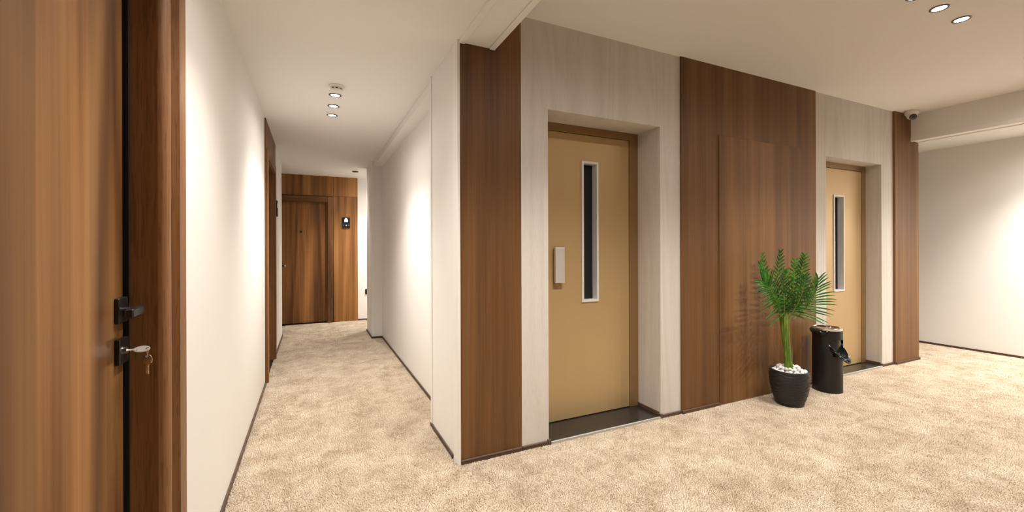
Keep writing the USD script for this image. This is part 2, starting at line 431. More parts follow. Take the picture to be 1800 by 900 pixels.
def board(parent, x0, x1, y0, y1, h=BH):
    obj('board', bx(x0, x1, y0, y1, 0, h, 0.002), 'baseboard_brown', parent)
    if y1 - y0 > x1 - x0:
        obj('top_ridge', bx(x0, x1 + 0.0015 if x1 < 0.3 else x1, y0, y1, h - 0.008, h - 0.004, 0.0005), 'baseboard_brown', parent)
    else:
        obj('top_ridge', bx(x0, x1, y0 - 0.0015, y1, h - 0.008, h - 0.004, 0.0005), 'baseboard_brown', parent)


b = thing('baseboard_left', 'thin dark brown baseboard along the left corridor wall', 'baseboard', kind='structure')
board(b, XL, XL + 0.010, C1_Y1 + 0.01, 4.255)
board(b, XL + 0.003, XL + 0.013, 5.365, 6.50)
b = thing('baseboard_corridor', 'thin dark brown baseboard round the corridor piers and recess', 'baseboard', kind='structure')
board(b, XP - 0.010, XP, YE + 0.08, YN0 + 0.004)
board(b, XN - 0.010, XN, YN0, YN1)
board(b, XP - 0.012, XN - 0.01, YN1 - 0.011, YN1 - 0.001)
board(b, XP - 0.022, XP - 0.012, YN1 - 0.010, YN2)
b = thing('baseboard_far', 'short dark brown baseboard on the far white wall', 'baseboard', kind='structure')
board(b, 0.676, 2.8, YF - 0.010, YF)
b = thing('baseboard_back', 'thin dark brown baseboard in short lengths along the lift wall', 'baseboard', kind='structure')
board(b, XP + 0.014, XW1 - 0.002, YE - 0.010, YE)
board(b, XW1 + 0.001, E1[0] - 0.012, YE - 0.009, YE + 0.001)
board(b, E1[1] + 0.012, XW2 - 0.003, YE - 0.009, YE + 0.001)
board(b, XW2, 2.762, YE - 0.020, YE - 0.010)
board(b, 3.77, XW3, YE - 0.020, YE - 0.010)
board(b, XW3 + 0.001, E2[0] - 0.012, YE - 0.009, YE + 0.001)
board(b, E2[1] + 0.012, XW4 - 0.002, YE - 0.009, YE + 0.001)
board(b, XW4 + 0.001, XW5 + 0.008, YE - 0.030, YE - 0.020)
for e in (E1, E2):
    for x, s in ((e[0], -1), (e[1], 1)):
        obj('corner_block', bx(x - 0.011, x + 0.011, YE - 0.011, YE + 0.012, 0, 0.036, 0.0015), 'baseboard_brown', b)
        obj('jamb_board', bx(x - s * 0.009, x - s * 0.0005, YE + 0.012, e[3], 0.021, 0.046, 0.001), 'baseboard_brown', b)
b = thing('baseboard_right', 'thin dark brown baseboard under the plain right wall', 'baseboard', kind='structure')
board(b, XR - 0.010, XR, YBACK, 6.0)

# ================================================================== DOORS
# door_1: the near walnut door on the left
d = thing('door_1', 'large walnut door nearest the viewpoint, at the left edge', 'door', kind='structure')
LX = -0.430                                   # leaf face
leaf = bx(LX - 0.045, LX, D1_Y0 + 0.004, D1_Y1 - 0.020, 0.012, D1_Z - 0.004, 0.003)
leaf_prim = obj('leaf', leaf, 'walnut_door', d)
obj('seal', bx(LX - 0.05, LX - 0.022, D1_Y1 - 0.019, D1_Y1 - 0.0005, 0.0, D1_Z, 0), 'gap_black', d)
CX = XL + 0.024                               # casing's proud face


def casing_profile():
    """Casing in plan (x, y): rebate, bead at the reveal's corner, groove, flat outer band."""
    p = [(LX - 0.05, D1_Y1), (LX - 0.05, D1_Y1 + 0.03), (XL, D1_Y1 + 0.03), (XL, C1_Y1), (CX, C1_Y1)]
    p += [(CX + 0.002, C1_Y1 - 0.006), (CX + 0.002, 1.528), (CX - 0.018, 1.518), (CX - 0.020, 1.462)]
    for k in range(9):                        # bead
        a = math.pi * k / 8
        p.append((CX - 0.014 + 0.018 * math.sin(a), 1.4300 + 0.028 * math.cos(a)))
    p += [(CX - 0.017, D1_Y1)]
    return p


obj('casing', extrude_z(casing_profile(), 0.0, D1_Z + 0.09), 'walnut_casing', d, smooth=35)
obj('casing', bx(LX - 0.05, CX, D1_Y0 - 0.18, D1_Y0, 0.0, D1_Z + 0.09, 0.004), 'walnut_casing', d)
obj('head_casing', bx(LX - 0.05, CX - 0.001, D1_Y0, D1_Y1, D1_Z, D1_Z + 0.09, 0.004), 'walnut_casing_side', d)
obj('gasket', bx(LX - 0.03, LX + 0.0065, D1_Y1 - 0.006, D1_Y1 + 0.001, 0.0, D1_Z - 0.001), 'gap_black', d, label='black rubber seal between leaf and casing')
obj('room_backing', bx(XL - 0.3, XL - 0.22, D1_Y0 - 0.1, D1_Y1 + 0.1, 0, D1_Z + 0.1), 'gap_black', d)
# handle: square rose, neck, lever towards the viewpoint, and a small thumb piece
HY, HZ = 1.352, 1.045
h = obj('handle_rose', bx(LX, LX + 0.010, HY - 0.027, HY + 0.027, HZ - 0.028, HZ + 0.034, 0.002), 'black_metal', d, label='black square rose of the lever handle')
obj('handle_neck', cyl((LX + 0.008, HY, HZ), (LX + 0.040, HY, HZ), 0.0105), 'black_metal', h, smooth=40)
obj('handle_lever', bx(LX + 0.030, LX + 0.047, HY - 0.062, HY + 0.012, HZ - 0.011, HZ + 0.011, 0.003), 'black_metal', h)
LZ = 0.948
k = obj('lock_rose', bx(LX, LX + 0.011, HY - 0.027, HY + 0.027, LZ - 0.031, LZ + 0.031, 0.002), 'black_metal', d, label='black square lock plate under the handle')
obj('cylinder', cyl((LX + 0.010, HY, LZ), (LX + 0.017, HY, LZ), 0.0088), 'nickel', k, smooth=40)

# keys hanging in the lock
ks = thing('key_set', 'silver key in the near door lock with a second key dangling below', 'keys', (LX + 0.017, HY, LZ))


def key_mesh(bow_r, bow_l, blade, t=0.0022):
    from shapely.geometry import Point, box as sbox
    from shapely import affinity
    bow = affinity.scale(Point(0, 0).buffer(1, 24), bow_l, bow_r)
    sh = bow.union(sbox(-bow_l - blade, -0.0032, -bow_l + 0.004, 0.0032))
    for i in range(4):
        sh = sh.difference(Point(-bow_l - blade + 0.004 + i * 0.005, -0.0036).buffer(0.0014 + 0.0004 * (i % 2)))
    sh = sh.difference(affinity.scale(Point(bow_l * 0.62, 0).buffer(1, 16), 0.0035, 0.0045))
    m = trimesh.creation.extrude_polygon(sh, t, engine='earcut')
    m.apply_translation([0, 0, -t / 2])
    return m


k1 = key_mesh(0.0115, 0.0165, 0.012)
k1.apply_transform(trimesh.transformations.rotation_matrix(math.radians(28), [1, 0, 0]))
k1.apply_translation([0.0275, 0, 0])
obj('key', k1, 'key_cover', ks)
t = np.linspace(0, 2 * np.pi, 25)
ring = tube(np.stack([0.0385 + 0.0015 * np.sin(t * 2), 0.010 * np.cos(t) * 0.4, -0.010 + 0.0105 * np.sin(t)], 1), 0.0009, 6)
obj('key_ring', ring, 'nickel', ks, smooth=True)
k2 = key_mesh(0.0125, 0.0125, 0.024)
k2.apply_transform(trimesh.transformations.rotation_matrix(math.radians(-90), [0, 1, 0]) @ trimesh.transformations.rotation_matrix(math.radians(0), [1, 0, 0]))
k2.apply_transform(trimesh.transformations.rotation_matrix(math.radians(62), [0, 0, 1]))
k2.apply_translation([0.0385, 0, -0.0272])
obj('key', k2, 'nickel', ks, label='round-headed key hanging from the ring')

# door_2: recessed side door on the left
d = thing('door_2', 'recessed walnut door in the left wall, seen edge-on down the corridor', 'door', kind='structure')
obj('leaf', bx(XL - 0.105, XL - 0.062, SD0 + 0.02, SD1 - 0.02, 0.018, SDZ - 0.02, 0.002), 'walnut_panel_f', d)
for y0, y1 in ((SD0 - 0.085, SD0), (SD1, SD1 + 0.075)):
    obj('casing', cat(bx(PX - 0.001, PX + 0.012, y0, y1, 0, SDZ + 0.075, 0.003), bx(XL - 0.08, PX, *((SD0, SD0 + 0.015) if y1 == SD0 else (SD1 - 0.015, SD1)), 0, SDZ)), 'walnut_casing', d)
obj('head_casing', cat(bx(PX - 0.001, PX + 0.011, SD0, SD1, SDZ, SDZ + 0.075, 0.003), bx(XL - 0.08, PX, SD0 + 0.015, SD1 - 0.015, SDZ - 0.015, SDZ)), 'walnut_casing_side', d)
obj('sill', bx(XL - 0.12, XL + 0.004, SD0 + 0.015, SD1 - 0.015, 0.0, 0.006), 'granite', d, label='dark threshold')

# door_3: the far door
d = thing('door_3', 'walnut door with peephole closing the far end of the corridor', 'door', kind='structure')
LY = YF + 0.030
obj('leaf', bx(FD0 + 0.004, FD1 - 0.010, LY, LY + 0.045, 0.022, FDZ - 0.004, 0.002), 'walnut_panel_e', d)
obj('sill', bx(FD0, FD1, YF - 0.002, LY + 0.04, 0.0, 0.010), 'gap_black', d, label='dark threshold')
for x0, x1, xi in ((FD1, 0.304, FD1 - 0.012), (FD0 - 0.083, FD0, FD0 + 0.012)):
    obj('casing', cat(bx(x0, x1, YF - 0.030, YF + 0.1, 0, FDZ + 0.085, 0.005), bx(min(xi, x0 if xi < x0 else x1), max(xi, x0 if xi < x0 else x1), YF - 0.012, LY - 0.002, 0, FDZ + 0.0, 0.002)), 'walnut_casing', d)
obj('head_casing', cat(bx(FD0, FD1, YF - 0.030, YF + 0.1, FDZ, FDZ + 0.085, 0.005), bx(FD0 + 0.01, FD1 - 0.01, YF - 0.012, LY - 0.002, FDZ - 0.010, FDZ + 0.001)), 'walnut_casing_flat', d)
obj('peephole', tri(man(cyl((-0.157, LY - 0.006, 1.451), (-0.157, LY + 0.004, 1.451), 0.015))), 'black_metal', d)
hh = obj('handle_rose', bx(-0.590, -0.520, LY - 0.008, LY, 0.895, 0.958, 0.002), 'black_metal', d)
obj('handle_lever', cat(cyl((-0.555, LY - 0.06, 0.926), (-0.555, LY, 0.926), 0.011), bx(-0.567, -0.385, LY - 0.066, LY - 0.046, 0.912, 0.936, 0.003)), 'black_metal', hh)
obj('lever_tip', bx(-0.385, -0.366, LY - 0.067, LY - 0.045, 0.911, 0.937, 0.003), 'satin_steel', hh, label='bright tip of the lever')


# lift doors
def lift_door(name, e, frame_w, label, win, hoff):
    x0, x1, zt, y = e
    d = thing(name, label, 'lift door', kind='structure')
    ft = 0.053
    fx0, fx1 = x0 + frame_w, x1 - frame_w
    wx0, wx1, wz0, wz1 = win
    body = cut(bx(fx0 + 0.003, fx1 - 0.003, y + 0.004, y + 0.048, 0.026, zt - ft - 0.003, 0.002), bx(wx0, wx1, y - 0.1, y + 0.2, wz0, wz1))
    leaf = obj('leaf', body, 'brass_paint', d)
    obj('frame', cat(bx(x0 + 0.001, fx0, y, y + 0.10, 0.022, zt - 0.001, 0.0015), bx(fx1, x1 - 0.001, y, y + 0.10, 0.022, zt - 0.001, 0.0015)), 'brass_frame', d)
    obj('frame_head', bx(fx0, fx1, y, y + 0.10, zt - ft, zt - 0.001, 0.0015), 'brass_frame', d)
    obj('gap', bx(fx0, fx1, y + 0.05, y + 0.09, 0.0, zt - ft), 'gap_black', d)
    w = 0.014
    wf_ = cut(bx(wx0 - 0.002, wx1 + 0.002, y - 0.004, y + 0.006, wz0 - 0.002, wz1 + 0.002, 0.001), bx(wx0 + w, wx1 - w, y - 0.1, y + 0.1, wz0 + w, wz1 - w))
    obj('window_frame', wf_, 'window_frame_paint', leaf, label='pale rim round the vision slot')
    lin = cut(bx(wx0 + 0.004, wx1 - 0.004, y + 0.006, y + 0.080, wz0 + 0.004, wz1 - 0.004), bx(wx0 + w, wx1 - w, y - 0.1, y + 0.2, wz0 + w, wz1 - w))
    obj('window_lining', lin, 'window_lining', leaf)
    obj('pane', bx(wx0 + w, wx1 - w, y + 0.056, y + 0.062, wz0 + w, wz1 - w), 'dark_glass', leaf, label='dark vision glass')
    hx = fx0 + hoff
    hd = obj('handle', bx(hx, hx + 0.072, y - 0.034, y - 0.012, 0.958, 1.200, 0.002), 'satin_steel', leaf, label='pale vertical box pull')
    obj('handle_mount', bx(hx + 0.006, hx + 0.05, y - 0.013, y + 0.005, 0.950, 1.195, 0.001), 'brass_frame', leaf)
    s = obj('sill', bx(x0 + 0.002, x1 - 0.002, YE - 0.001, y + 0.06, 0.0, 0.021, 0.0008), 'granite', d, label='black polished stone threshold')
    n = 26
    xs = np.linspace(x0 + 0.012, x1 - 0.012, n)
    rag = [(x, YE - 0.010 - 0.004 * RNG.random()) for x in xs]
    obj('sill_edge', extrude_z(rag + [(xs[-1], YE), (xs[0], YE)], 0.0, 0.0195), 'concrete_edge', d, label='rough pale mortar edge')
    return d


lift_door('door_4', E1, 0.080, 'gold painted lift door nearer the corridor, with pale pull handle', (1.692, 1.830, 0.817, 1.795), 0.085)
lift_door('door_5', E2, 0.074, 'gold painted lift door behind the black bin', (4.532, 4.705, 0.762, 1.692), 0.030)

# ================================================================== LAMPS
LENS_R, RING_R = 0.034, 0.0435


def build_downlight(label, group, loc, power, lip=0.005, spill=SPILL):
    t = thing('downlight', label, 'downlight', loc, 0, group)
    obj('ring', lathe([(LENS_R - 0.001, 0.004), (LENS_R - 0.001, 0.002 - lip), (LENS_R + 0.003, -lip), (RING_R, 0.002 - lip), (RING_R, 0.002), (LENS_R - 0.001, 0.004)], 40), 'lamp_ring', t, smooth=40)
    obj('lens', lathe([(0, 0.0), (LENS_R, 0.0), (LENS_R, -0.0025), (0, -0.0025)], 40), 'lamp_lens', t)
    for nm, share, cone in (('beam', 1.0, CONE), ('spill', spill, 84.0)):
        l = UsdLux.SphereLight.Define(stage, f'{t.GetPath()}/{nm}')
        l.AddTranslateOp().Set(Gf.Vec3d(0, 0, -lip - 0.013))
        l.CreateRadiusAttr(0.012)
        l.CreateIntensityAttr(power * share)
        l.CreateNormalizeAttr(True)
        l.CreateColorAttr(Gf.Vec3f(*LAMP_COLOR))
        sh = UsdLux.ShapingAPI.Apply(l.GetPrim())
        sh.CreateShapingConeAngleAttr(cone)
        sh.CreateShapingConeSoftnessAttr(1.0)
    return t


for y, w in ((3.41, 'nearest'), (3.68, 'middle'), (3.94, 'farthest')):
    build_downlight(f'{w} of the three round downlights in the corridor ceiling', 'corridor downlights in view', (0.158, y, ZK), P_CORRIDOR, spill=0.16)
for x, w in ((2.975, 'leftmost'), (3.245, 'middle'), (3.525, 'rightmost')):
    build_downlight(f'{w} of the three round downlights in the lobby ceiling', 'lobby downlights in view', (x, 1.145, ZC), P_LOBBY)
build_downlight('single small downlight at the far end of the corridor ceiling', None, (0.584, 6.70, ZK), P_FAR, 0.014)
W3 = ('nearest', 'middle', 'farthest')
for y, w in zip((1.35, 1.62, 1.89), W3):
    build_downlight(f'{w} of three round downlights in the corridor ceiling above the frame, beside the near door', None, (0.158, y, ZK), P_CORRIDOR * 0.62, spill=0.16)
for x, w in zip((1.20, 1.47, 1.74), ('left', 'middle', 'right')):
    build_downlight(f'{w} one of three round downlights above the frame, before the first lift', None, (x, 1.145, ZC), P_LOBBY)
for x, w in zip((4.66, 4.90, 5.14), ('left', 'middle', 'right')):
    build_downlight(f'{w} one of three round downlights outside the frame, before the second lift', None, (x, 1.145, ZC), P_LOBBY)
for y, w in zip((0.75, 1.02, 1.29), W3):
    build_downlight(f'{w} of three round downlights beyond the right beam, outside the frame', None, (6.28, y, ZR), P_SIDE)
for x, w in zip((1.25, 1.52), ('left', 'right')):
    build_downlight(f'{w} one of two round downlights hidden in the far branch of the corridor', None, (x, 6.88, ZK), P_FAR)

# ================================================================== SMALL FITTINGS
# smoke detector
sd = thing('smoke_detector', 'white round smoke detector on the corridor ceiling before the downlights', 'smoke detector', (0.158, 3.215, ZK))
obj('base', lathe([(0, 0), (0.052, 0), (0.052, -0.008), (0.048, -0.012), (0, -0.012)], 40), 'detector_white', sd, smooth=40)
dome = cat(lathe([(0, -0.012), (0.036, -0.012), (0.036, -0.018), (0, -0.018)], 40), lathe([(0, -0.029), (0.041, -0.029), (0.039, -0.036), (0.030, -0.043), (0, -0.046)], 40))
obj('head', dome, 'detector_white', sd, smooth=40)
obj('chamber', lathe([(0, -0.017), (0.031, -0.017), (0.031, -0.030), (0, -0.030)], 32), 'gap_black', sd)
for k in range(8):
    a = 2 * math.pi * (k + 0.5) / 8
    r = bx(0.028, 0.037, -0.006, 0.006, -0.030, -0.016)
    r.apply_transform(trimesh.transformations.rotation_matrix(a, [0, 0, 1]))
    obj('rib', r, 'detector_white', sd)

# security camera
sc = thing('security_camera', 'white turret security camera under the lobby ceiling corner', 'security camera', (5.458, 2.135, ZC))
obj('base', lathe([(0, 0), (0.058, 0), (0.060, -0.004), (0.058, -0.026), (0.052, -0.040), (0.046, -0.044), (0, -0.044)], 48), 'cctv_white', sc, smooth=40)
ball = trimesh.creation.icosphere(3, 0.043)
ball.apply_translation([0, 0, -0.046])
obj('eyeball', ball, 'cctv_white', sc, smooth=True)
look = np.array([-0.62, -0.52, -0.62])
look /= np.linalg.norm(look)
face = lathe([(0, 0.034), (0.027, 0.034), (0.030, 0.037), (0.028, 0.044), (0.022, 0.0455), (0.0, 0.0455)], 32)
face.apply_transform(trimesh.geometry.align_vectors([0, 0, 1], look))
face.apply_translation([0, 0, -0.046])
obj('face', face, 'black_plastic', sc, smooth=40)
eye = lathe([(0, 0.044), (0.010, 0.044), (0.010, 0.048), (0.006, 0.050), (0, 0.0505)], 24)
eye.apply_transform(trimesh.geometry.align_vectors([0, 0, 1], look))
eye.apply_translation([0, 0, -0.046])
obj('lens', eye, 'lens_black', sc, smooth=40)

# keypads
from shapely.geometry import Polygon, Point, box as sbox
from shapely import affinity


def keypad(label, loc, rotz):
    t = thing('door_display', label, 'room display', loc, rotz)       # local: faces -y, x to the right
    obj('plate', bx(-0.060, 0.060, -0.016, 0.0, -0.087, 0.087, 0.004), 'black_plastic', t)
    icon = sbox(-0.026, 0.012, 0.026, 0.048).union(affinity.scale(Point(0, 0.048).buffer(1, 24), 0.021, 0.026))
    icon = icon.difference(sbox(-0.015, 0.028, 0.015, 0.033))
    rim = sbox(-0.060, -0.087, 0.060, 0.087)
    obj('bezel', flat_xz(rim.buffer(-0.0015).difference(rim.buffer(-0.006)), -0.0205, -0.0155), 'black_plastic', t)
    obj('bright_icon', flat_xz(icon, -0.0166, -0.0155), 'screen_icon', t)
    obj('amber_icon', flat_xz(Point(0.002, -0.046).buffer(0.008).union(Point(0.002, -0.034).buffer(0.004)), -0.0166, -0.0155), 'screen_amber', t)
    for s in (-1, 1):
        u = Polygon([(s * 0.028, -0.050), (s * 0.044, -0.050), (s * 0.036, -0.022)])
        obj('dim_icon', flat_xz(u.difference(u.buffer(-0.003)), -0.0166, -0.0155), 'screen_dim', t)
    return t


keypad('black room display with a bright icon, right of the far door', (0.496, YF - 0.012, 1.602), 0)
keypad('black room display seen edge-on on the left wall panel', (PX, 5.315, 1.63), 90)

so = thing('wall_socket', 'small black socket plate low on the far white wall', 'wall socket', (0.832, YF, 0.472))
obj('plate', bx(-0.043, 0.043, -0.010, 0, -0.043, 0.043, 0.003), 'black_plastic', so)
obj('insert', bx(-0.022, 0.022, -0.012, -0.008, -0.022, 0.022, 0.002), 'black_metal', so)

# ================================================================== POTTED PALM
PC = np.array([3.272, 2.010])
pp = thing('potted_palm', 'artificial green palm in a rippled black pot against the walnut panel', 'potted plant', (*PC, 0))


def pot_mesh():
    na, nz = 120, 70
    H = 0.268
    V, Fc = [], []
    for j in range(nz + 1):
        u = j / nz
        r = 0.086 + 0.048 * math.sin(u * math.pi * 0.56) ** 0.85 - 0.004 * max(0, u - 0.85) / 0.15
        for i in range(na):
            a = 2 * math.pi * i / na
            w = 0.0019 * math.sin(u * 66 + 1.9 * math.sin(a * 4 + u * 5) + 1.5 * math.sin(a * 9 - u * 13)) * min(1, 9 * (1 - u)) * min(1, u * 8)
            V.append(((r + w) * math.cos(a), (r + w) * math.sin(a), H * u))
    inner = [(0.124, H + 0.002), (0.119, H), (0.117, H - 0.05), (0.100, H - 0.05)]
    for r, z in inner:
        for i in range(na):
            a = 2 * math.pi * i / na
            V.append((r * math.cos(a), r * math.sin(a), z))
    rows = nz + 1 + len(inner)
    for j in range(rows - 1):
        for i in range(na):
            a0, a1 = j * na + i, j * na + (i + 1) % na
            Fc += [[a0, a1, a1 + na], [a0, a1 + na, a0 + na]]
    V.append((0, 0, 0))
    V.append((0, 0, H - 0.05))
    for i in range(na):
        Fc += [[len(V) - 2, (i + 1) % na, i], [len(V) - 1, (rows - 1) * na + i, (rows - 1) * na + (i + 1) % na]]
    return trimesh.Trimesh(np.array(V), Fc, process=False)


obj('pot', pot_mesh(), 'pot_black', pp, smooth=True, label='rippled black tapered pot')
obj('soil', lathe([(0, 0.222), (0.117, 0.222), (0.117, 0.236), (0, 0.242)], 40), 'soil_dark', pp)

CR, CF = R0, F                                # directions used only to lay the palm's fronds out: along the lobby's diagonal


def trunk_mesh():
    parts = []
    for k in range(9):
        a = 2 * math.pi * k / 9
        zz = np.linspace(0.225, 0.66 + 0.03 * (k % 3), 18)
        u = (zz - 0.225) / 0.42
        rr = 0.021 - 0.006 * np.sin(np.clip(u, 0, 1) * math.pi) + 0.005 * np.clip(u - 0.7, 0, 1)
        ang = a + 0.9 * u
        cx = -0.012 * u - 0.026 * u
        P = np.stack([rr * np.cos(ang) + cx * R0[0], rr * np.sin(ang) + cx * R0[1], zz], 1)
        parts.append(tube(P, 0.0125 - 0.003 * u, 8))
    return cat(*parts)


obj('trunk', trunk_mesh(), 'stem_green', pp, smooth=True)
for k, (a, z0, L) in enumerate(((0.4, 0.42, 0.10), (2.2, 0.36, 0.12), (4.1, 0.46, 0.09), (5.3, 0.34, 0.10))):
    zz = np.linspace(0, L, 8)
    P = np.stack([(0.024 + 0.10 * zz ** 1.3 * 1.2) * math.cos(a) - 0.015, (0.024 + 0.10 * zz ** 1.3 * 1.2) * math.sin(a), z0 + zz], 1)
    obj('sheath', tube(P, np.linspace(0.006, 0.0008, 8), 6), 'sheath_brown' if k % 2 else 'stem_green', pp, smooth=True)


def leaflet(base, along, side, up, L, W, droop):
    """A folded, pointed blade from base towards `along`."""
    n = 7
    V, Fc = [], []
    for i in range(n + 1):
        u = i / n
        c = base + along * (L * u) - np.array([0, 0, 1.0]) * droop * L * u * u
        w = W * (math.sin(math.pi * min(1, 0.12 + 0.88 * u)) ** 0.7) * (1 - 0.25 * u)
        if i == n:
            w = 0.0006
        V += [c + side * w / 2 + up * w * 0.16, c - up * w * 0.03, c - side * w / 2 + up * w * 0.16]
    for i in range(n):
        a = i * 3
        for q in (0, 1):
            Fc += [[a + q, a + q + 1, a + q + 4], [a + q, a + q + 4, a + q + 3]]
    V = np.array(V)
    m = trimesh.Trimesh(V, Fc, process=False)
    n2 = len(V)                               # thin the other side, so that the blade is solid
    VV = np.vstack([V, V - up * 0.0007])
    FF = np.vstack([np.array(Fc), np.array(Fc)[:, ::-1] + n2])
    return trimesh.Trimesh(VV, FF, process=False)


TOP = np.array([-0.034 * R0[0], -0.034 * R0[1], 0.615])


def frond(tip, bow, face, npair, Ls, Lw, spread=1.0, u0=0.16):
    """tip: (right, up, towards the lobby) of the rachis from the trunk's head. bow: sideways bow of the rachis. face: where the frond's upper side looks."""
    T = R0 * tip[0] + np.array([0, 0, 1.0]) * tip[1] - F * tip[2]
    B = R0 * bow[0] + np.array([0, 0, 1.0]) * bow[1] - F * bow[2]
    N = R0 * face[0] + np.array([0, 0, 1.0]) * face[1] - F * face[2]
    N /= np.linalg.norm(N)
    us = np.linspace(0, 1, 16)
    P = np.array([TOP + T * u + B * 4 * u * (1 - u) for u in us])
    fr = obj('frond', tube(P, np.linspace(0.0052, 0.0014, 16), 7), 'stem_green', pp, smooth=True)
    for k in range(npair):
        u = u0 + (1 - u0) * (k + 0.5) / npair
        c = TOP + T * u + B * 4 * u * (1 - u)
        tn = T + B * 4 * (1 - 2 * u)
        tn /= np.linalg.norm(tn)
        sd_ = np.cross(tn, N)
        sd_ /= np.linalg.norm(sd_)
        nn = np.cross(sd_, tn)
        for s in (-1, 1):
            ang = math.radians(72 - 44 * u + RNG.uniform(-5, 5))
            al = sd_ * s * math.sin(ang) * spread + tn * math.cos(ang) + nn * (0.22 + RNG.uniform(-0.10, 0.10))
            al /= np.linalg.norm(al)
            L = Ls * (0.55 + 0.75 * math.sin(math.pi * (0.15 + 0.75 * u))) * RNG.uniform(0.93, 1.06) * (1 - 0.25 * u)
            sdv = np.cross(al, nn)
            sdv /= np.linalg.norm(sdv)
            obj('leaflet', leaflet(c, al, sdv, np.cross(sdv, al), L, Lw, 0.16), 'leaf_green', fr, smooth=40)


#        tip (right, up, toward)      bow                 face                pairs  length width
frond((-0.245, 0.335, 0.13), (-0.020, 0.055, 0.03), (0.10, 0.25, 1.0), 20, 0.185, 0.0135, u0=0.10)
frond((0.235, 0.345, 0.03), (0.045, -0.035, 0.02), (-0.10, 0.35, 1.0), 16, 0.145, 0.0128, u0=0.26)
frond((-0.205, 0.455, 0.02), (-0.035, 0.02, 0.02), (0.5, 0.5, 1.0), 15, 0.085, 0.0185)
frond((-0.125, 0.525, -0.08), (-0.02, 0.02, -0.02), (0.3, 0.2, 1.0), 14, 0.065, 0.015)
frond((-0.005, 0.545, -0.05), (-0.01, 0.0, -0.03), (0.1, 0.2, 1.0), 16, 0.085, 0.0145)
frond((0.055, 0.48, 0.03), (0.01, 0.0, 0.02), (-0.3, 0.1, 1.0), 14, 0.075, 0.015)
frond((0.165, 0.515, -0.02), (0.02, 0.01, 0.0), (-0.5, 0.2, 1.0), 16, 0.085, 0.0155)
frond((-0.07, 0.40, 0.10), (-0.02, 0.02, 0.03), (0.3, 0.4, 1.0), 14, 0.100, 0.0165)
frond((0.09, 0.37, 0.09), (0.02, 0.01, 0.03), (-0.5, 0.4, 1.0), 14, 0.090, 0.0150)

# pebbles on the pot
prng = np.random.default_rng(21)
spots = []
for _ in range(6000):
    a, r = prng.uniform(0, 2 * np.pi), 0.106 * math.sqrt(prng.uniform(0, 1))
    s = prng.uniform(0.012, 0.021)
    if r < 0.034 + s * 0.5:
        continue
    p = np.array([r * math.cos(a), r * math.sin(a)])
    if r + s * 0.7 > 0.116:
        continue
    if all(np.linalg.norm(p - q) > 0.82 * (s + s2) for q, s2 in spots):
        spots.append((p, s))
layer2 = []
for _ in range(4000):
    a, r = prng.uniform(0, 2 * np.pi), 0.075 * math.sqrt(prng.uniform(0, 1))
    s = prng.uniform(0.012, 0.019)
    if r < 0.036 + s * 0.5:
        continue
    p = np.array([r * math.cos(a), r * math.sin(a)])
    if all(np.linalg.norm(p - q) > 0.85 * (s + s2) for q, s2 in layer2):
        layer2.append((p, s))


def pebble_mesh(s, seed):
    m = trimesh.creation.icosphere(2, 1.0)
    v = np.array(m.vertices)
    v *= (1 + 0.45 * (fbm(v * 1.3 + seed * 7.1, 2, seed) - 0.5))[:, None]
    q = np.random.default_rng(seed)
    v *= s * np.array([q.uniform(0.85, 1.15), q.uniform(0.75, 1.0), q.uniform(0.6, 0.8)])
    v = v @ trimesh.transformations.random_rotation_matrix(q.random(3))[:3, :3].T
    return trimesh.Trimesh(v, m.faces, process=False)


for i, ((p, s), z) in enumerate([(x, 0.254) for x in spots] + [(x, 0.276) for x in layer2]):
    dz = (0.117 - np.linalg.norm(p)) * 0.10
    o = thing('pebble', 'white pebble in the bed of stones round the palm trunk', 'pebble', (PC[0] + p[0], PC[1] + p[1], z + dz), 0, 'white pebbles in the palm pot')
    obj('stone', pebble_mesh(s, 300 + i), 'pebble_white' if i % 4 else 'pebble_grey', o, smooth=True)

# ================================================================== BIN
BC = (3.872, 2.068)
BR, BHT = 0.1045, 0.515
OA = math.radians(-106)                        # direction the mouth faces
bn = thing('litter_bin', 'black cylindrical litter bin with chrome ashtray top beside the second lift', 'bin', (*BC, 0))
shell = lathe([(0, 0), (BR - 0.002, 0), (BR, 0.003), (BR, BHT), (BR - 0.004, BHT), (BR - 0.004, 0.02), (0, 0.02)], 96)
od = np.array([math.cos(OA), math.sin(OA)])
mouth = bx(-0.067, 0.067, 0.0, 0.2, 0.305, 0.440, 0.02)
mouth.apply_transform(trimesh.transformations.rotation_matrix(OA - math.pi / 2, [0, 0, 1]))
obj('body', cut(shell, mouth), 'bin_black', bn, smooth=40)
obj('ash_ring', lathe([(0.088, BHT - 0.004), (BR + 0.0025, BHT - 0.004), (BR + 0.0035, BHT), (BR + 0.0035, BHT + 0.012), (BR, BHT + 0.0155), (0.094, BHT + 0.0155), (0.089, BHT + 0.010), (0.088, BHT - 0.004)], 72), 'chrome', bn, smooth=40, label='chrome ashtray rim')
dish = lathe([(0, BHT - 0.012), (0.03, BHT - 0.012), (0.034, BHT - 0.008), (0.05, BHT - 0.008), (0.054, BHT - 0.012), (0.088, BHT - 0.006), (0.0905, BHT + 0.006), (0.0885, BHT - 0.012), (0, BHT - 0.018)], 72)
obj('ash_dish', dish, 'chrome', bn, smooth=40, label='polished ashtray dish')
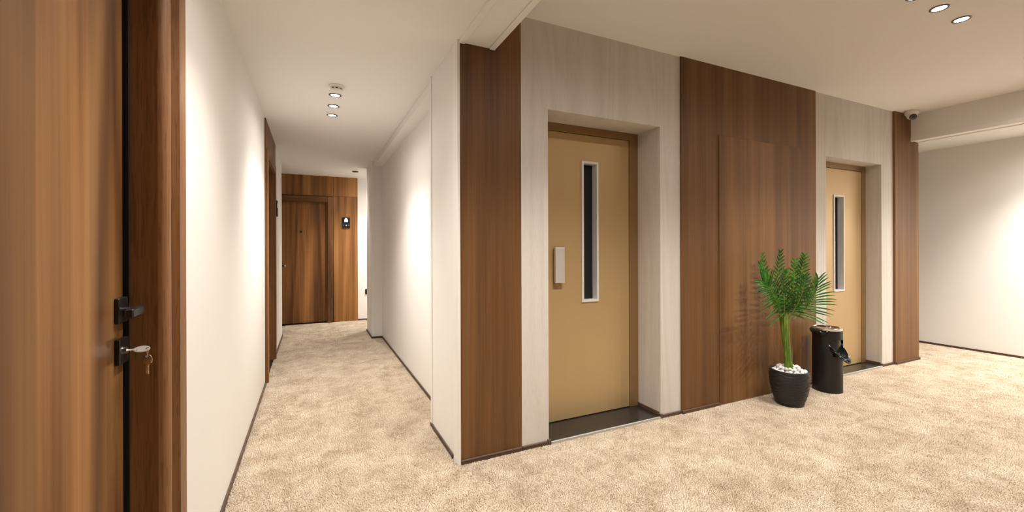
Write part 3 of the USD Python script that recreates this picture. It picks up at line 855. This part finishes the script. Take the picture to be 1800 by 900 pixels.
# the liner: a crumpled tongue out of the mouth, a sleeve inside, and a bunch under the rim
nu, nv = 44, 30
V, Fc = [], []
tx = np.array([-od[1], od[0]])
for i in range(nu + 1):
    a = (i / nu - 0.5) * 2                    # -1..1 across the mouth
    for j in range(nv + 1):
        u = j / nv                            # from inside, out over the lower lip, down to the hem
        t_ = a * 0.069 * (1 - 0.16 * u)
        rip = 0.009 * (fbm(np.array([a * 3.1, u * 3.0, 1.7]), 3, 5) - 0.5) * 2
        rip2 = 0.007 * (fbm(np.array([a * 7.0, u * 6.0, 4.2]), 3, 9) - 0.5) * 2
        out = math.sqrt(BR ** 2 - t_ ** 2) - 0.030 + u * (0.034 + 0.082 * (1 - a * a) ** 0.6)
        z = 0.318 + 0.105 * abs(a) ** 2.2 * (1 - 0.45 * u) - 0.016 * u * (1 - a * a) - 0.022 * max(0, (u - 0.8) / 0.2) ** 2
        p = od * (out + rip) + tx * (t_ + rip2)
        V.append((p[0], p[1], z + rip2 + 0.6 * rip))
for i in range(nu):
    for j in range(nv):
        a0 = i * (nv + 1) + j
        Fc += [[a0, a0 + nv + 1, a0 + nv + 2], [a0, a0 + nv + 2, a0 + 1]]
V = np.array(V)
tong = trimesh.Trimesh(V, Fc, process=False)
VN = tong.vertex_normals
rim = [i * (nv + 1) for i in range(nu + 1)] + [nu * (nv + 1) + j for j in range(1, nv + 1)] + [i * (nv + 1) + nv for i in range(nu - 1, -1, -1)] + list(range(nv - 1, 0, -1))
n0 = len(V)
F2 = list(Fc) + [[c + n0, b_ + n0, a_ + n0] for a_, b_, c in Fc]
for k in range(len(rim)):
    a_, b_ = rim[k], rim[(k + 1) % len(rim)]
    F2 += [[a_, b_, b_ + n0], [a_, b_ + n0, a_ + n0]]
liner = obj('bin_liner', trimesh.Trimesh(np.vstack([V, V - VN * 0.0012]), F2, process=False), 'bag_black', bn, smooth=True, label='crumpled glossy black bag hanging out of the mouth')
hem = np.array([V[i * (nv + 1) + nv] for i in range(nu + 1)])
obj('hem', tube(hem + RNG.normal(0, 0.0012, hem.shape), 0.0045 + 0.002 * RNG.random(len(hem)), 7), 'bag_black', liner, smooth=True)
obj('sleeve', lathe([(0.092, 0.12), (0.094, 0.12), (0.094, 0.44), (0.092, 0.44), (0.092, 0.12)], 40), 'bag_black', liner, smooth=True)
tb = np.linspace(math.radians(118), math.radians(215), 30)
bun = np.stack([(BR + 0.004) * np.cos(tb), (BR + 0.004) * np.sin(tb), BHT - 0.020 + 0.006 * np.sin(tb * 9)], 1)
bm = tube(bun, 0.011 + 0.006 * np.sin(np.linspace(0, math.pi, 30)), 14)
bv = np.array(bm.vertices)
bm = trimesh.Trimesh(bv + 0.010 * (np.stack([fbm(bv * 90, 2, s) for s in (1, 2, 3)], 1) - 0.5), bm.faces, process=False)
obj('bunched_bag', bm, 'bag_black', liner, smooth=True)

# ================================================================== CARPET PILE
def tuft_patch(seed, size=0.08, n=14):
    q = np.random.default_rng(seed)
    V, Fc = [], []
    for i in range(n):
        for j in range(n):
            c = np.array([(i + 0.5 + q.uniform(-0.42, 0.42)) / n - 0.5, (j + 0.5 + q.uniform(-0.42, 0.42)) / n - 0.5, 0]) * size
            r, h = q.uniform(0.0027, 0.0041), q.uniform(0.0058, 0.0086)
            lean = q.normal(0, 0.0024, 2)
            k, a0 = len(V), q.uniform(0, 6.28)
            for lv, (s, z) in enumerate(((0.8, -0.001), (1.0, 0.6), (0.55, 1.0))):
                for e in range(4):
                    a = a0 + e * math.pi / 2
                    V.append((c[0] + r * s * math.cos(a) + lean[0] * max(z, 0), c[1] + r * s * math.sin(a) + lean[1] * max(z, 0), h * z if z > 0 else z))
            for lv in range(2):
                for e in range(4):
                    b0, b1 = k + lv * 4 + e, k + lv * 4 + (e + 1) % 4
                    Fc += [[b0, b1, b1 + 4], [b0, b1 + 4, b0 + 4]]
            Fc += [[k + 8, k + 9, k + 10], [k + 8, k + 10, k + 11]]
    return trimesh.Trimesh(np.array(V), Fc, process=False)


def on_carpet(x, y):
    if y < YE + 0.06:                         # the pile runs on under the boards and the stone thresholds
        return True
    if x < XP + 0.06:
        return y < YF + 0.06
    if x < XN + 0.06:
        return YN0 < y < YN1
    return x > XW5 - 0.06 and y < 5.9


pile = UsdGeom.PointInstancer.Define(stage, str(floor.GetPath()) + '/carpet_pile')
pile.GetPrim().SetCustomDataByKey('kind', 'stuff')
tgts = []
for s in range(3):
    pm = usdkit.mesh(stage, f'{pile.GetPath()}/tuft_{s + 1:03d}', tuft_patch(40 + s), M['carpet_yarn'])
    tgts.append(pm.GetPath())
pile.CreatePrototypesRel().SetTargets(tgts)
pos, idx, ori = [], [], []
st = 0.078
q = np.random.default_rng(5)
for x in np.arange(XL + 0.04, XR + 0.1, st):
    for y in np.arange(-0.5, 7.4, st):
        if on_carpet(x, y):
            pos.append((x, y, 0.0))
            idx.append(int(q.integers(3)))
            a = q.integers(4) * math.pi / 2
            ori.append(Gf.Quath(math.cos(a / 2), 0, 0, math.sin(a / 2)))
pile.CreatePositionsAttr(Vt.Vec3fArray([Gf.Vec3f(*p) for p in pos]))
pile.CreateProtoIndicesAttr(Vt.IntArray(idx))
pile.CreateOrientationsAttr(Vt.QuathArray(ori))
print('tuft patches', len(pos), 'pebbles', len(spots) + len(layer2))
